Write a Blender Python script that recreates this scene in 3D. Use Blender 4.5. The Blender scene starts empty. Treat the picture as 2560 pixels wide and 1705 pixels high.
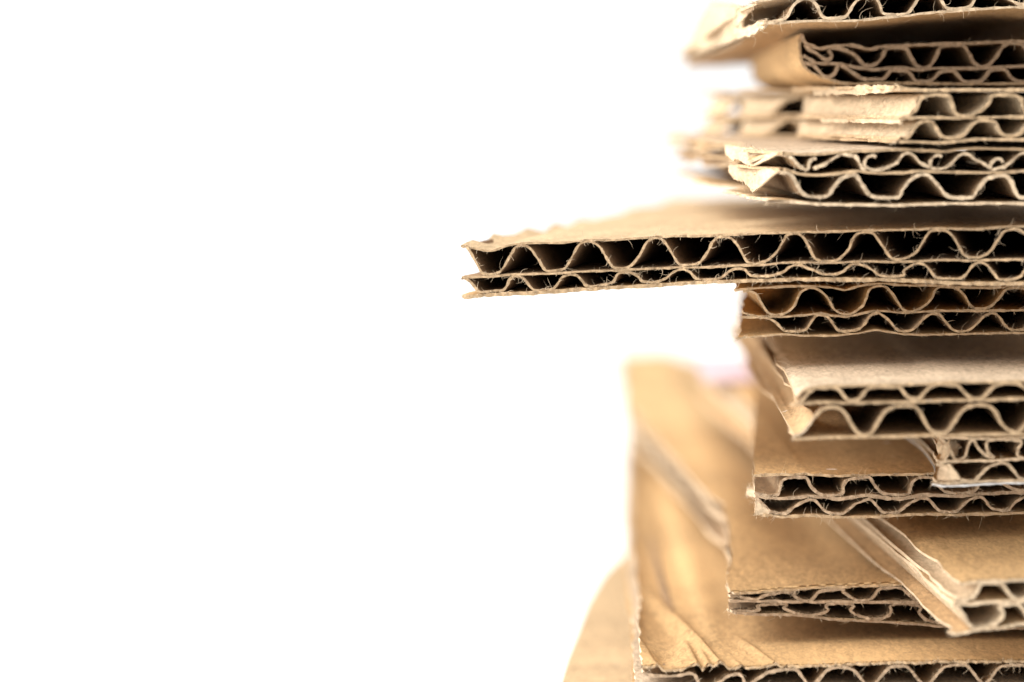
import bpy, math, random
import numpy as np
from mathutils import Matrix, Vector

scene = bpy.context.scene
COL = scene.collection
rng = np.random.default_rng(7)
random.seed(7)

# ------------------------------------------------------------------ camera
D = 0.370                                   # metres to the plane of focus
LENS, SENSOR = 100.0, 36.0
PX = SENSOR / LENS * D / 2560.0             # metres per photograph pixel at the plane of focus
HOR = 170.0                                 # photograph row of the eye level
TH = math.atan((852.5 - HOR) * PX / D)      # the camera looks down a little
V = np.array([0.0, math.cos(TH), -math.sin(TH)])
U = np.array([0.0, math.sin(TH), math.cos(TH)])
R = np.array([1.0, 0.0, 0.0])
EYE = -D * V
cam = bpy.data.cameras.new('camera')
cam.lens, cam.sensor_width, cam.sensor_fit = LENS, SENSOR, 'HORIZONTAL'
cam.clip_start, cam.clip_end = 0.01, 50.0
cam.dof.use_dof = True
cam.dof.focus_distance = D
cam.dof.aperture_fstop = 9.6
cam.dof.aperture_blades = 0
camo = bpy.data.objects.new('camera', cam)
COL.objects.link(camo)
camo.location = EYE.tolist()
camo.rotation_euler = (math.pi / 2 - TH, 0, 0)
scene.camera = camo

# ------------------------------------------------------------------ world and lamps
w = bpy.data.worlds.new('World')
scene.world = w
w.use_nodes = True
bg = w.node_tree.nodes['Background']
bg.inputs[0].default_value = (1.0, 0.995, 0.985, 1)
bg.inputs[1].default_value = 0.88

def area(name, loc, target, size, power, col):
    l = bpy.data.lights.new(name, 'AREA')
    l.shape, l.size, l.energy, l.color = 'SQUARE', size, power, col
    o = bpy.data.objects.new(name, l)
    COL.objects.link(o)
    o.location = loc
    o.rotation_euler = (Vector(target) - Vector(loc)).to_track_quat('-Z', 'Y').to_euler()
    return o

area('window_softbox', (-0.60, -0.02, 0.58), (0.03, 0.04, -0.02), 0.75, 11.5, (1.0, 0.97, 0.925))
area('side_softbox', (-0.85, -0.10, 0.12), (0.03, 0.02, -0.02), 0.50, 3.6, (1.0, 0.97, 0.925))

scene.view_settings.view_transform = 'Standard'
scene.view_settings.look = 'None'
scene.view_settings.exposure = 0.42
scene.view_settings.gamma = 1.0
scene.cycles.use_denoising = True
scene.cycles.max_bounces = 8
scene.cycles.diffuse_bounces = 4

# ------------------------------------------------------------------ materials
def nd(nt, kind, **kw):
    n = nt.nodes.new(kind)
    for k, v in kw.items():
        setattr(n, k, v)
    return n

def paper(name, base, light, dark, speck=0.0, fibre=1.0, bump=0.25, rough=0.9, iso=False):
    """kraft paper: drawn-out fibres, cloudy tone, a few dark and pale specks"""
    m = bpy.data.materials.new(name)
    m.use_nodes = True
    nt = m.node_tree
    L = nt.links.new
    bs = nt.nodes['Principled BSDF']
    bs.inputs['Roughness'].default_value = rough
    bs.inputs['Specular IOR Level'].default_value = 0.18
    tc = nd(nt, 'ShaderNodeTexCoord')
    oi = nd(nt, 'ShaderNodeObjectInfo')
    sh = nd(nt, 'ShaderNodeVectorMath', operation='MULTIPLY')
    sh.inputs[1].default_value = (0.7, 0.9, 0.5)
    cmb = nd(nt, 'ShaderNodeCombineXYZ')
    for i in range(3):
        L(oi.outputs['Random'], cmb.inputs[i])
    L(cmb.outputs[0], sh.inputs[0])
    add = nd(nt, 'ShaderNodeVectorMath', operation='ADD')
    L(tc.outputs['Object'], add.inputs[0]); L(sh.outputs[0], add.inputs[1])
    P = add.outputs[0]
    def noise(scale, vec_scale, detail=3.0, dist=0.0, rot=0.0):
        mp = nd(nt, 'ShaderNodeMapping')
        mp.inputs['Scale'].default_value = vec_scale
        mp.inputs['Rotation'].default_value = (0, 0, rot)
        L(P, mp.inputs[0])
        n = nd(nt, 'ShaderNodeTexNoise')
        n.inputs['Scale'].default_value = scale
        n.inputs['Detail'].default_value = detail
        n.inputs['Distortion'].default_value = dist
        L(mp.outputs[0], n.inputs['Vector'])
        return n.outputs['Fac']
    if iso:
        f1 = noise(1500, (1, 1, 1), 4, 0.6)
        f2 = noise(3600, (0.6, 0.6, 1.0), 3, 0.8, -0.5)
        f3 = noise(700, (0.8, 0.8, 0.8), 2, 0.4)
    else:
        f1 = noise(1000, (1.3, 0.45, 1.3), 3, 1.2, 0.6)
        f2 = noise(1150, (1.3, 0.45, 1.3), 3, 1.2, -0.75)
        f3 = noise(2000, (0.8, 0.45, 0.9), 2, 0.8, 1.3)
    cl = noise(55, (1, 0.8, 1), 4, 0.6)
    def math_(op, a, b):
        n = nd(nt, 'ShaderNodeMath', operation=op)
        for i, x in enumerate((a, b)):
            if isinstance(x, (int, float)): n.inputs[i].default_value = x
            else: L(x, n.inputs[i])
        return n.outputs[0]
    fib = math_('ADD', math_('MULTIPLY', f1, 0.5), math_('ADD', math_('MULTIPLY', f2, 0.35), math_('MULTIPLY', f3, 0.15)))
    mix = math_('ADD', math_('MULTIPLY', math_('SUBTRACT', fib, 0.5), 2.1 * fibre), math_('MULTIPLY', math_('SUBTRACT', cl, 0.5), 0.75))
    mix = math_('ADD', mix, 0.5)
    cr = nd(nt, 'ShaderNodeValToRGB')
    e = cr.color_ramp.elements
    e[0].position, e[0].color = 0.12, (*dark, 1)
    e[1].position, e[1].color = 0.88, (*light, 1)
    md = e.new(0.5); md.color = (*base, 1)
    L(mix, cr.inputs[0])
    col = cr.outputs[0]
    if speck > 0:
        for sc, thr, c, vs in ((230, 0.80, (0.10, 0.09, 0.07), (0.6, 1, 1)), (420, 0.80, (0.86, 0.80, 0.70), (0.8, 1, 1))):
            s = noise(sc, vs, 1.0, 0.0, 0.4)
            rp = nd(nt, 'ShaderNodeMapRange')
            rp.inputs[1].default_value, rp.inputs[2].default_value = thr - 0.02, thr + 0.03
            rp.inputs[4].default_value = speck
            L(s, rp.inputs[0])
            mx = nd(nt, 'ShaderNodeMixRGB')
            mx.inputs[2].default_value = (*c, 1)
            L(rp.outputs[0], mx.inputs[0]); L(col, mx.inputs[1])
            col = mx.outputs[0]
    L(col, bs.inputs['Base Color'])
    bp = nd(nt, 'ShaderNodeBump')
    bp.inputs['Strength'].default_value = bump
    bp.inputs['Distance'].default_value = 0.00025
    L(fib, bp.inputs['Height'])
    L(bp.outputs[0], bs.inputs['Normal'])
    return m

def tone(c, k):
    return tuple(min(1.0, x * k) for x in c)

def kraft(name, c, **kw):
    return paper(name, c, tone(c, 1.32), tone(c, 0.66), **kw)

M = {
    'golden': kraft('golden kraft paper', (0.48, 0.305, 0.145), speck=0.8),
    'tan': kraft('tan kraft paper', (0.455, 0.300, 0.160), speck=0.7),
    'cream': kraft('pale kraft paper', (0.515, 0.39, 0.255), speck=0.3),
    'pale tan': kraft('light tan kraft paper', (0.465, 0.335, 0.198), speck=0.3),
    'brown': kraft('brown kraft paper', (0.40, 0.255, 0.13), speck=0.5),
    'grey': kraft('greyish recycled paper', (0.455, 0.35, 0.245), fibre=1.3, speck=0.2),
    'medium': kraft('fluting paper', (0.285, 0.187, 0.107), fibre=0.9),
    'dark medium': kraft('dark fluting paper', (0.20, 0.118, 0.062), fibre=0.9),
    'orange': kraft('orange brown fluting paper', (0.36, 0.20, 0.075), fibre=0.9),
    'torn': kraft('torn pale paper', (0.58, 0.445, 0.30), fibre=1.0, bump=0.6),
    'cut': kraft('cut paper edge', (0.445, 0.312, 0.185), fibre=1.3, bump=0.8, iso=True),
    'cutdark': kraft('cut grey paper edge', (0.39, 0.28, 0.185), fibre=1.3, bump=0.8, iso=True),
    'fuzz': kraft('loose paper fibre', (0.58, 0.45, 0.31)),
    'white': kraft('white printed paper', (0.66, 0.66, 0.65), fibre=0.3),
    'lilac': kraft('lilac printed label', (0.60, 0.46, 0.50), fibre=0.2),
}
def plain(name, c, rough=0.6):
    m = bpy.data.materials.new(name); m.use_nodes = True
    nt = m.node_tree; b = nt.nodes['Principled BSDF']
    tc = nd(nt, 'ShaderNodeTexCoord'); n = nd(nt, 'ShaderNodeTexNoise')
    n.inputs['Scale'].default_value = 40
    nt.links.new(tc.outputs['Object'], n.inputs['Vector'])
    cr = nd(nt, 'ShaderNodeValToRGB')
    cr.color_ramp.elements[0].color = (*tone(c, 0.98), 1)
    cr.color_ramp.elements[1].color = (*c, 1)
    nt.links.new(n.outputs['Fac'], cr.inputs[0])
    nt.links.new(cr.outputs[0], b.inputs['Base Color'])
    b.inputs['Roughness'].default_value = rough
    return m
M['table'] = plain('white laminate', (0.93, 0.93, 0.92))

# ------------------------------------------------------------------ helpers
def mesh_obj(name, verts, faces, mats, parent=None, mat_idx=None, smooth=True):
    me = bpy.data.meshes.new(name)
    v = np.asarray(verts, dtype=float)
    if parent is not None:
        v = v - np.array(parent.location)
    me.from_pydata(v.tolist(), [], faces)
    for m in mats:
        me.materials.append(m)
    if mat_idx is not None:
        me.polygons.foreach_set('material_index', np.asarray(mat_idx, dtype=np.int32))
    me.polygons.foreach_set('use_smooth', np.full(len(me.polygons), smooth))
    me.update()
    o = bpy.data.objects.new(name, me)
    COL.objects.link(o)
    if parent is not None:
        o.parent = parent
    return o

def pt(px, py, e):
    """world point seen at photograph pixel (px, py), e metres behind the plane of focus"""
    px, py, e = np.broadcast_arrays(np.asarray(px, float), np.asarray(py, float), np.asarray(e, float))
    d = (D + e)[..., None]
    return EYE + d * (V + ((px - 1280) * PX / D)[..., None] * R - ((py - 852.5) * PX / D)[..., None] * U)

def spline(pts, step):
    """centripetal-ish Catmull-Rom through traced points, resampled every `step` pixels of length"""
    p = np.asarray(pts, float)
    q = np.vstack([2 * p[0] - p[1], p, 2 * p[-1] - p[-2]])
    out = []
    for i in range(1, len(q) - 2):
        a, b, c, d = q[i - 1], q[i], q[i + 1], q[i + 2]
        n = max(2, int(np.linalg.norm(c - b) / 2.0))
        t = np.linspace(0, 1, n, endpoint=False)[:, None]
        k = 0.42
        m1, m2 = k * (c - a), k * (d - b)
        lim = np.linalg.norm(c - b) * 1.1
        for mm in (m1, m2):
            l = np.linalg.norm(mm)
            if l > lim: mm *= lim / l
        out.append((2*t**3-3*t**2+1)*b + (t**3-2*t**2+t)*m1 + (-2*t**3+3*t**2)*c + (t**3-t**2)*m2)
    out = np.vstack(out + [p[-1:]])
    s = np.concatenate([[0], np.cumsum(np.linalg.norm(np.diff(out, axis=0), axis=1))])
    n = max(3, int(s[-1] / step))
    ss = np.linspace(0, s[-1], n)
    return np.stack([np.interp(ss, s, out[:, i]) for i in range(2)], 1)

def smooth_noise(n, wl, seed):
    g = np.random.default_rng(seed)
    k = max(3, int(n / wl) + 3)
    r = g.normal(size=k)
    x = np.linspace(0, k - 1.001, n)
    i = x.astype(int); f = x - i; f = f * f * (3 - 2 * f)
    return r[i] * (1 - f) + r[i + 1] * f

SEED = [100]
def nseed():
    SEED[0] += 1
    return SEED[0]

class Sheet:
    """One piece of board. left = [(pixel column, e)] gives the plan of its left edge; the layers
    are papers whose traced front profile runs back through the board."""
    def __init__(self, label, e0, length, left, sx=0.0, sz=0.0, tear=0.00012, efun=None, rows=15, disp=None, grow=None, cut='cut', left_cut=None, group='stacked sheets of corrugated cardboard'):
        self.left_cut = left_cut
        self.e0, self.L, self.sx, self.sz, self.tear = e0, length, sx, sz, tear
        self.efun = efun or (lambda px: np.full_like(np.asarray(px, float), e0))
        self.rows, self.disp, self.cut, self.grow = rows, disp, cut, grow
        lp = np.asarray(left, float)
        self.lx = (lp[:, 0] - 1280) * PX * (1 + lp[:, 1] / D)
        self.ly = lp[:, 1] - e0
        self.root = bpy.data.objects.new('cardboard_sheet', None)
        COL.objects.link(self.root)
        self.root.empty_display_size = 0.01
        self.root['label'] = label
        self.root['category'] = 'cardboard sheet'
        self.root['group'] = group
        self.fronts = []
        self.set_base = False

    def leftX(self, y, off=0.0):
        return np.interp(y, self.ly, self.lx) + off

    def layer(self, name, pts, mat, th=6.0, step=6.0, off=0.0, lefts=None, L=None, wob=0.5, ragged=0.00012,
              tear=None, label=None, y0=0.0, noclip=False, lift=None, fuzz=1.0, cut=None, left_cut=None):
        prof = spline(pts, step)
        n = len(prof)
        prof = prof.copy()
        wz = wob * smooth_noise(n, 4, nseed())
        wx = 0.6 * wob * smooth_noise(n, 4, nseed())
        e = self.efun(prof[:, 0]) + y0
        F = pt(prof[:, 0], prof[:, 1], e)
        sc = (1 + e / D) * PX
        if not self.set_base:
            self.root.location = F[len(F) // 2].tolist()
            self.set_base = True
        WOB = np.stack([wx * sc, 0 * wx, -wz * sc], 1)
        # normals in XZ
        T = np.gradient(F, axis=0)
        T[:, 1] = 0
        T /= np.linalg.norm(T, axis=1)[:, None] + 1e-12
        N = np.stack([-T[:, 2], np.zeros(n), T[:, 0]], 1)
        half0 = (th / 2) * sc
        half = half0 * (1 + 0.16 * np.clip(smooth_noise(n, 2.5, nseed()), -2, 2) + 0.10 * np.clip(smooth_noise(n, 1.2, nseed()), -2, 2))
        L = L or self.L
        # depth rows: dense near the cut
        tt = np.concatenate([[0, 0.0008 / L], np.linspace(0, 1, self.rows)[1:] ** 1.7])
        ys = tt * L
        fy = np.zeros(n) if ragged == 0 else ragged * smooth_noise(n, 1.7, nseed()) + 0.6 * ragged * smooth_noise(n, 7, nseed())
        tearn = (self.tear if tear is None else tear)
        tn = smooth_noise(len(ys) * 2, 1.5, nseed())[:len(ys)] * tearn
        if lefts is not None:
            lp = np.asarray(lefts, float)
            llx = (lp[:, 0] - 1280) * PX * (1 + lp[:, 1] / D)
            lly = lp[:, 1] - self.e0
        verts, idx = [], []
        svals = np.arange(n, dtype=float)
        X0 = F[:, 0]
        grid_top = np.zeros((len(ys), n, 3)); grid_bot = np.zeros_like(grid_top)
        first = np.zeros(len(ys), int)
        for r, y in enumerate(ys):
            if noclip:
                sl = 0.0
            else:
                xl = (np.interp(y + y0, lly, llx) if lefts is not None else self.leftX(y + y0)) + off + tn[r]
                val = xl - self.sx * y
                hit = np.nonzero(X0 >= val)[0]
                if len(hit) == 0: sl = n - 1.0
                elif hit[0] == 0: sl = 0.0
                else:
                    i = hit[0]
                    sl = i - (X0[i] - val) / (X0[i] - X0[i - 1] + 1e-12)
            se = np.maximum(svals, sl)
            first[r] = min(int(math.floor(sl)), n - 2)
            i0 = np.minimum(se.astype(int), n - 2); f = (se - i0)[:, None]
            P = F[i0] * (1 - f) + F[i0 + 1] * f
            Nn = N[i0] * (1 - f) + N[i0 + 1] * f
            fd = math.exp(-y / 0.0012)
            h = (half[i0] * (1 - f[:, 0]) + half[i0 + 1] * f[:, 0])[:, None] * fd + half0[i0][:, None] * (1 - fd)
            P = P + np.array([self.sx * y, y, self.sz * y]) + (WOB[i0] * (1 - f) + WOB[i0 + 1] * f) * math.exp(-y / 0.0012)
            if r == 0: P[:, 1] += fy
            dz = np.zeros(n)
            if self.disp is not None:
                dz = dz + self.disp(P[:, 0], y + y0 + 0 * P[:, 0], P[:, 0] - (self.leftX(y + y0)))
            if self.grow is not None:
                dz = dz + self.grow(P[:, 0], y + 0 * P[:, 0], P[:, 2])
            if lift is not None:
                dz = dz + lift(P[:, 0], y + y0 + 0 * P[:, 0], P[:, 0] - (self.leftX(y + y0)))
            P = P + np.stack([0 * dz, 0 * dz, dz], 1)
            grid_top[r] = P + Nn * h
            grid_bot[r] = P - Nn * h
        nr = len(ys)
        V_ = np.vstack([grid_top.reshape(-1, 3), grid_bot.reshape(-1, 3)])
        B = nr * n
        faces, mi = [], []
        def q(r, i): return r * n + i
        for r in range(nr - 1):
            lo = min(first[r], first[r + 1])
            for i in range(lo, n - 1):
                a, b, c, d = q(r, i), q(r, i + 1), q(r + 1, i + 1), q(r + 1, i)
                faces.append((a, b, c, d)); mi.append(0)
                faces.append((B + a, B + d, B + c, B + b)); mi.append(0)
            a, d = q(r, lo), q(r + 1, lo)
            faces.append((a, d, B + d, B + a)); mi.append(2)
            a, d = q(r, n - 1), q(r + 1, n - 1)
            faces.append((a, B + a, B + d, d)); mi.append(1)
        for i in range(first[0], n - 1):
            a, b = q(0, i), q(0, i + 1)
            faces.append((a, B + a, B + b, b)); mi.append(1)
        for i in range(first[-1], n - 1):
            a, b = q(nr - 1, i), q(nr - 1, i + 1)
            faces.append((a, b, B + b, B + a)); mi.append(1)
        # separate the rim so that smooth shading does not bleed round the cut
        used_rim = {}
        F2 = []
        V_ = list(map(tuple, V_))
        for fc, k in zip(faces, mi):
            if k >= 1:
                nf = []
                for v in fc:
                    if v not in used_rim:
                        used_rim[v] = len(V_); V_.append(V_[v])
                    nf.append(used_rim[v])
                F2.append(tuple(nf))
            else:
                F2.append(fc)
        o = mesh_obj(name, V_, F2, [M[mat], M[cut or self.cut], M[left_cut or self.left_cut or cut or self.cut]], self.root, mi)
        if label: o['label'] = label
        f0 = first[0]
        self.fronts.append((0.5 * (grid_top[0] + grid_bot[0])[f0:], half[f0:], fuzz))
        le = np.array([0.5 * (grid_top[r, first[r]] + grid_bot[r, first[r]]) for r in range(nr)])
        self.lastleft = le
        return o

    def fibres(self, count, lmin=5, lmax=22, side=0, extra=None):
        """loose fibres standing on the cut edges"""
        vs, fs = [], []
        g = np.random.default_rng(nseed())
        def hair(p, d, ln, r0, curl):
            d = d / np.linalg.norm(d)
            side_ = np.cross(d, g.normal(size=3)); side_ /= np.linalg.norm(side_) + 1e-9
            up = np.cross(d, side_)
            k = 5
            base = len(vs)
            for j in range(k):
                t = j / (k - 1)
                c = p + d * ln * t + side_ * curl * ln * t * t + up * 0.3 * curl * ln * math.sin(3 * t)
                rr = r0 * (1 - 0.6 * t)
                for a in range(3):
                    an = a * 2.0944
                    vs.append(c + rr * (math.cos(an) * side_ + math.sin(an) * up))
            for j in range(k - 1):
                for a in range(3):
                    b = (a + 1) % 3
                    fs.append((base + 3*j + a, base + 3*j + b, base + 3*j + 3 + b, base + 3*j + 3 + a))
        wts = np.array([len(f[0]) * f[2] for f in self.fronts], float); wts /= wts.sum()
        xr = pt(2600, 800, 0)[0]
        clump = None
        count = int(count * 2.3)
        for c in range(count):
            f, half, _ = self.fronts[g.choice(len(self.fronts), p=wts)]
            if clump is not None and g.random() < 0.45:
                f, half, i = clump
                i = int(np.clip(i + g.integers(-4, 5), 0, len(f) - 1))
            else:
                i = int(g.integers(0, len(f)))
            clump = (f, half, i)
            p = f[i]
            if p[0] > xr: continue
            p = p + np.array([0, -0.00003, (g.random() - 0.5) * 2 * half[i]])
            d = np.array([g.normal() * 0.8, -0.35 - 0.5 * g.random(), g.normal() * 0.9])
            ln = (0.7 * lmin + (lmax - lmin) * g.random() ** 3.0) * PX
            hair(p, d, ln, (0.4 + 0.45 * g.random()) * PX, g.normal() * 0.75)
        for i in range(side):
            le = self.lastleft
            j = g.random() ** 1.7 * (len(le) - 2) * 0.6
            a = int(j); p = le[a] + (le[a + 1] - le[a]) * (j - a)
            d = np.array([-0.8, -0.3, 0.0]) + g.normal(size=3) * 0.5
            hair(p, d, (lmin + (lmax - lmin) * g.random() ** 2) * PX, 0.9 * PX, g.normal() * 0.5)
        if extra:
            extra(g, hair)
        o = mesh_obj('loose_fibre', vs, fs, [M['fuzz']], self.root)
        o['kind'] = 'stuff'
        return o

def flap(sheet, name, c, mat, amp=4.0, n=22, m=12, th=5.0, ragged=5.0, label=None, bow=0.0, edge='torn'):
    """a torn, crumpled piece of paper: corners c = top-left, top-right, bottom-right, bottom-left as
    (photograph column, row, metres behind the plane of focus); bow pushes its middle towards the viewer"""
    c = np.asarray(c, float)
    P = [pt(*q) for q in c]
    g = np.random.default_rng(nseed())
    uu, vv = np.meshgrid(np.linspace(0, 1, n), np.linspace(0, 1, m))
    S = ((1-uu)*(1-vv))[..., None]*P[0] + (uu*(1-vv))[..., None]*P[1] + (uu*vv)[..., None]*P[2] + ((1-uu)*vv)[..., None]*P[3]
    nrm = np.cross(P[1] - P[0], P[3] - P[0]); nrm /= np.linalg.norm(nrm)
    if nrm[1] > 0: nrm = -nrm
    a = np.zeros((m, n))
    for k in range(7):
        fx, fy, ph = g.normal() * 5, g.normal() * 3, g.random() * 6.28
        a += np.sin(fx * uu + fy * vv + ph) / 2.6
    S = S + nrm * ((a * amp * PX) + bow * PX * np.sin(np.pi * uu) * np.sin(np.pi * np.clip(vv, 0.1, 0.9)))[..., None]
    down = (P[3] - P[0]) / np.linalg.norm(P[3] - P[0]); right = (P[1] - P[0]) / np.linalg.norm(P[1] - P[0])
    S[0] += down * (ragged * PX * 0.6 * smooth_noise(n, 1.3, nseed()))[:, None]
    S[-1] += down * (ragged * PX * 0.6 * smooth_noise(n, 1.3, nseed()))[:, None]
    S[:, 0] += right * (ragged * PX * 0.6 * smooth_noise(m, 1.3, nseed()))[:, None]
    S[:, -1] += right * (ragged * PX * 0.4 * smooth_noise(m, 1.3, nseed()))[:, None]
    A = (S + nrm * th * PX / 2).reshape(-1, 3); Bk = (S - nrm * th * PX / 2).reshape(-1, 3)
    V_ = np.vstack([A, Bk]); B = n * m
    fs, mi = [], []
    for j in range(m - 1):
        for i in range(n - 1):
            a0 = j * n + i
            fs.append((a0, a0 + 1, a0 + n + 1, a0 + n)); mi.append(0)
            fs.append((B + a0, B + a0 + n, B + a0 + n + 1, B + a0 + 1)); mi.append(0)
    rim = [i for i in range(n)] + [j * n + n - 1 for j in range(1, m)] + [(m - 1) * n + i for i in range(n - 2, -1, -1)] + [j * n for j in range(m - 2, 0, -1)]
    for k in range(len(rim)):
        a0, b0 = rim[k], rim[(k + 1) % len(rim)]
        fs.append((a0, b0, B + b0, B + a0)); mi.append(1)
    o = mesh_obj(name, V_, fs, [M[mat], M[edge]], sheet.root, mi)
    if label: o['label'] = label
    for row in (S[0], S[-1]):
        sheet.fronts.append((row, np.full(n, th * PX / 2), 1.6))
    return o

def along(px, e0, sx, e1, bumps=(), n=40):
    """plan of a left edge that starts at photograph column px, depth e0 and runs back with slope sx;
    bumps = (depth, width, inward metres) are places where the tear bites in"""
    out = []
    X0 = (px - 1280) * PX * (1 + e0 / D)
    for e in np.linspace(e0, e1, n):
        X = X0 + sx * (e - e0) + sum(a * math.exp(-((e - c) / w_) ** 2) for c, w_, a in bumps)
        out.append((1280 + X / PX / (1 + e / D), e))
    return out

def level(h, pts):
    """plan of an edge lying in a level plane h pixels (at the focus plane) below the eye"""
    return [(x, D * (h / (y - HOR) - 1)) for x, y in pts]

def wave(x0, x1, top, bot, period, phase=0.0, flat=0.16):
    """regular flutes where the photograph no longer tells them apart"""
    out = []
    x = x0 - phase
    ft = top if callable(top) else (lambda q: top)
    fb = bot if callable(bot) else (lambda q: bot)
    while x < x1 + period:
        for u, k in ((0.0, 0.0), (flat, 0.0), (0.36, 0.5), (0.5, 1.0), (0.5 + flat, 1.0), (0.86, 0.5)):
            xx = x + u * period
            if x0 <= xx <= x1:
                out.append((xx, ft(xx) * (1 - k) + fb(xx) * k))
        x += period
    return out

mm = 0.001
#SHEETS
# ------------------------------------------------------------------ setting
tz = pt(1280, HOR + 1775, 0)[2]
XE = 2860                                    # photograph column where the board ends, outside the frame

def sstep(x):
    x = np.clip(x, 0, 1)
    return x * x * (3 - 2 * x)

# ================================================================== top sheet
s = Sheet('topmost torn brown sheet with its underside showing and its flutes cut off by the frame', 0.0, 0.105,
          [(1914, 0), (1880, 0.020), (1850, 0.040), (1800, 0.062), (1712, 0.085), (1700, 0.11)], sz=-0.052, tear=0.0005, cut='torn')
s.layer('face_liner', [(1500, 66), (1700, 64), (1850, 60), (1914, 57), (1947, 58), (1985, 54), (2043, 52), (2110, 52), (2160, 49), (2206, 45), (2263, 40),
        (2320, 32), (2397, 27), (2474, 20), (2531, 18), (2600, 22), (2700, 20), (XE, 18)], 'brown', th=6)
s.layer('fluting', [(1500, 6), (1540, -2), (1570, 0), (1595, 15), (1620, 42), (1650, 54), (1690, 56), (1730, 44), (1760, 20), (1790, 10), (1820, 18), (1850, 40), (1880, 52), (1928, 54), (1958, 48), (1970, 38), (1978, 21), (1993, 4), (2010, -3), (2026, -1), (2041, 12), (2052, 34), (2060, 43),
        (2081, 46), (2110, 43), (2121, 34), (2133, 14), (2150, -4), (2172, -10), (2190, -4), (2200, 12), (2206, 30), (2216, 36), (2250, 36), (2272, 31), (2286, 12),
        (2300, -8), (2325, -16), (2348, -8), (2361, 14), (2372, 22), (2405, 21), (2428, 14), (2438, -2), (2452, -22), (2475, -26), (2500, -18), (2531, 2), (2552, 10), (2580, 8), (2600, -16), (2630, -26), (2660, -6), (2690, 10), (2730, 6), (2760, -20), (2800, -24), (XE, 2)], 'medium', th=7, step=5)
s.layer('face_liner', [(1700, 62), (1780, 50), (1815, 36), (1850, 20), (1895, 4), (1940, -4), (2000, -9), (2100, -14), (2170, -17), (2320, -23), (2470, -33), (2600, -34), (XE, -36)], 'cream', th=6, off=-0.0006,
        lefts=[(1905, 0), (1900, 0.004), (1850, 0.012), (1800, 0.030), (1760, 0.05), (1712, 0.085), (1706, 0.11)], tear=0.0007)
flap(s, 'torn_liner', [(1775, 4, .050), (1856, 14, .010), (1848, 92, .016), (1706, 141, .084)], 'cream', amp=7, ragged=5, n=30, m=16, label='pale torn left end, out of focus')
flap(s, 'torn_liner', [(1842, 72, .020), (1916, 50, .0), (1904, 78, .001), (1838, 100, .022)], 'torn', amp=4, ragged=9, th=5, label='pale frayed lower corner')
flap(s, 'torn_liner', [(1838, 26, .012), (1912, 6, .004), (1890, 16, .006), (1842, 66, .014)], 'torn', amp=3, ragged=6, th=5)
s.fibres(320, 5, 30, side=40)

# ================================================================== second sheet, folded at the left
s = Sheet('brown double-wall sheet with a crushed folded end, right beneath the topmost torn sheet', 12*mm, 0.085, [(1990, 0.012), (1990, 0.1)], tear=0, cut='cutdark', sz=-0.03)
s.layer('face_liner', [(2004, 84), (2006, 96), (2014, 107), (2030, 116), (2052, 122), (2080, 116), (2110, 113), (2142, 115), (2167, 123), (2186, 122), (2202, 116), (2282, 113), (2397, 109), (2480, 106), (2560, 103), (XE, 100)], 'brown', th=8, noclip=True)
s.layer('fluting', [(2012, 112), (2024, 124), (2042, 134), (2058, 147), (2072, 150), (2080, 138), (2072, 126), (2086, 120), (2102, 121), (2118, 128), (2139, 138), (2152, 153), (2164, 164), (2186, 162), (2204, 147), (2211, 130), (2220, 121), (2244, 119), (2267, 123), (2278, 145), (2292, 164),
        (2309, 169), (2326, 164), (2340, 142), (2351, 119), (2374, 114), (2408, 114), (2420, 130), (2435, 157), (2450, 166), (2470, 163), (2489, 145), (2504, 119), (2521, 108),
        (2552, 110), (2568, 128), (2585, 156), (2604, 164), (2626, 158), (2644, 130), (2660, 108), (2700, 110), (2722, 140), (2745, 162), (2770, 156), (2800, 112), (XE, 110)], 'medium', th=8.5, step=5, noclip=True)
s.layer('inner_liner', [(2008, 140), (2020, 146), (2042, 158), (2071, 159), (2100, 160), (2148, 170), (2186, 174), (2244, 168), (2292, 174), (2340, 171), (2435, 171), (2560, 165), (XE, 162)], 'medium', th=8, noclip=True)
s.layer('fluting', [(2010, 158), (2033, 163), (2048, 178), (2060, 190), (2077, 190), (2090, 180), (2096, 162), (2112, 168), (2139, 186), (2156, 197), (2206, 198), (2217, 190), (2228, 177), (2263, 176), (2278, 187), (2288, 201), (2320, 203), (2336, 196), (2347, 182), (2368, 177), (2386, 179), (2397, 191), (2410, 203),
        (2445, 204), (2460, 196), (2474, 178), (2493, 173), (2514, 175), (2529, 194), (2546, 203), (2580, 202), (2600, 180), (2625, 172), (2650, 178), (2668, 200), (2705, 200), (2730, 174), (2770, 174), (2795, 200), (XE, 198)], 'medium', th=8, step=5, noclip=True)
s.layer('face_liner', [(2003, 86), (1999, 104), (2000, 125), (2003, 148), (2012, 168), (2033, 184), (2071, 198), (2110, 208), (2160, 209), (2225, 208), (2301, 208), (2430, 209), (2560, 209), (XE, 208)], 'golden', th=7, noclip=True, L=0.075, cut='cut')
s.fibres(150, 5, 20)

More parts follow.
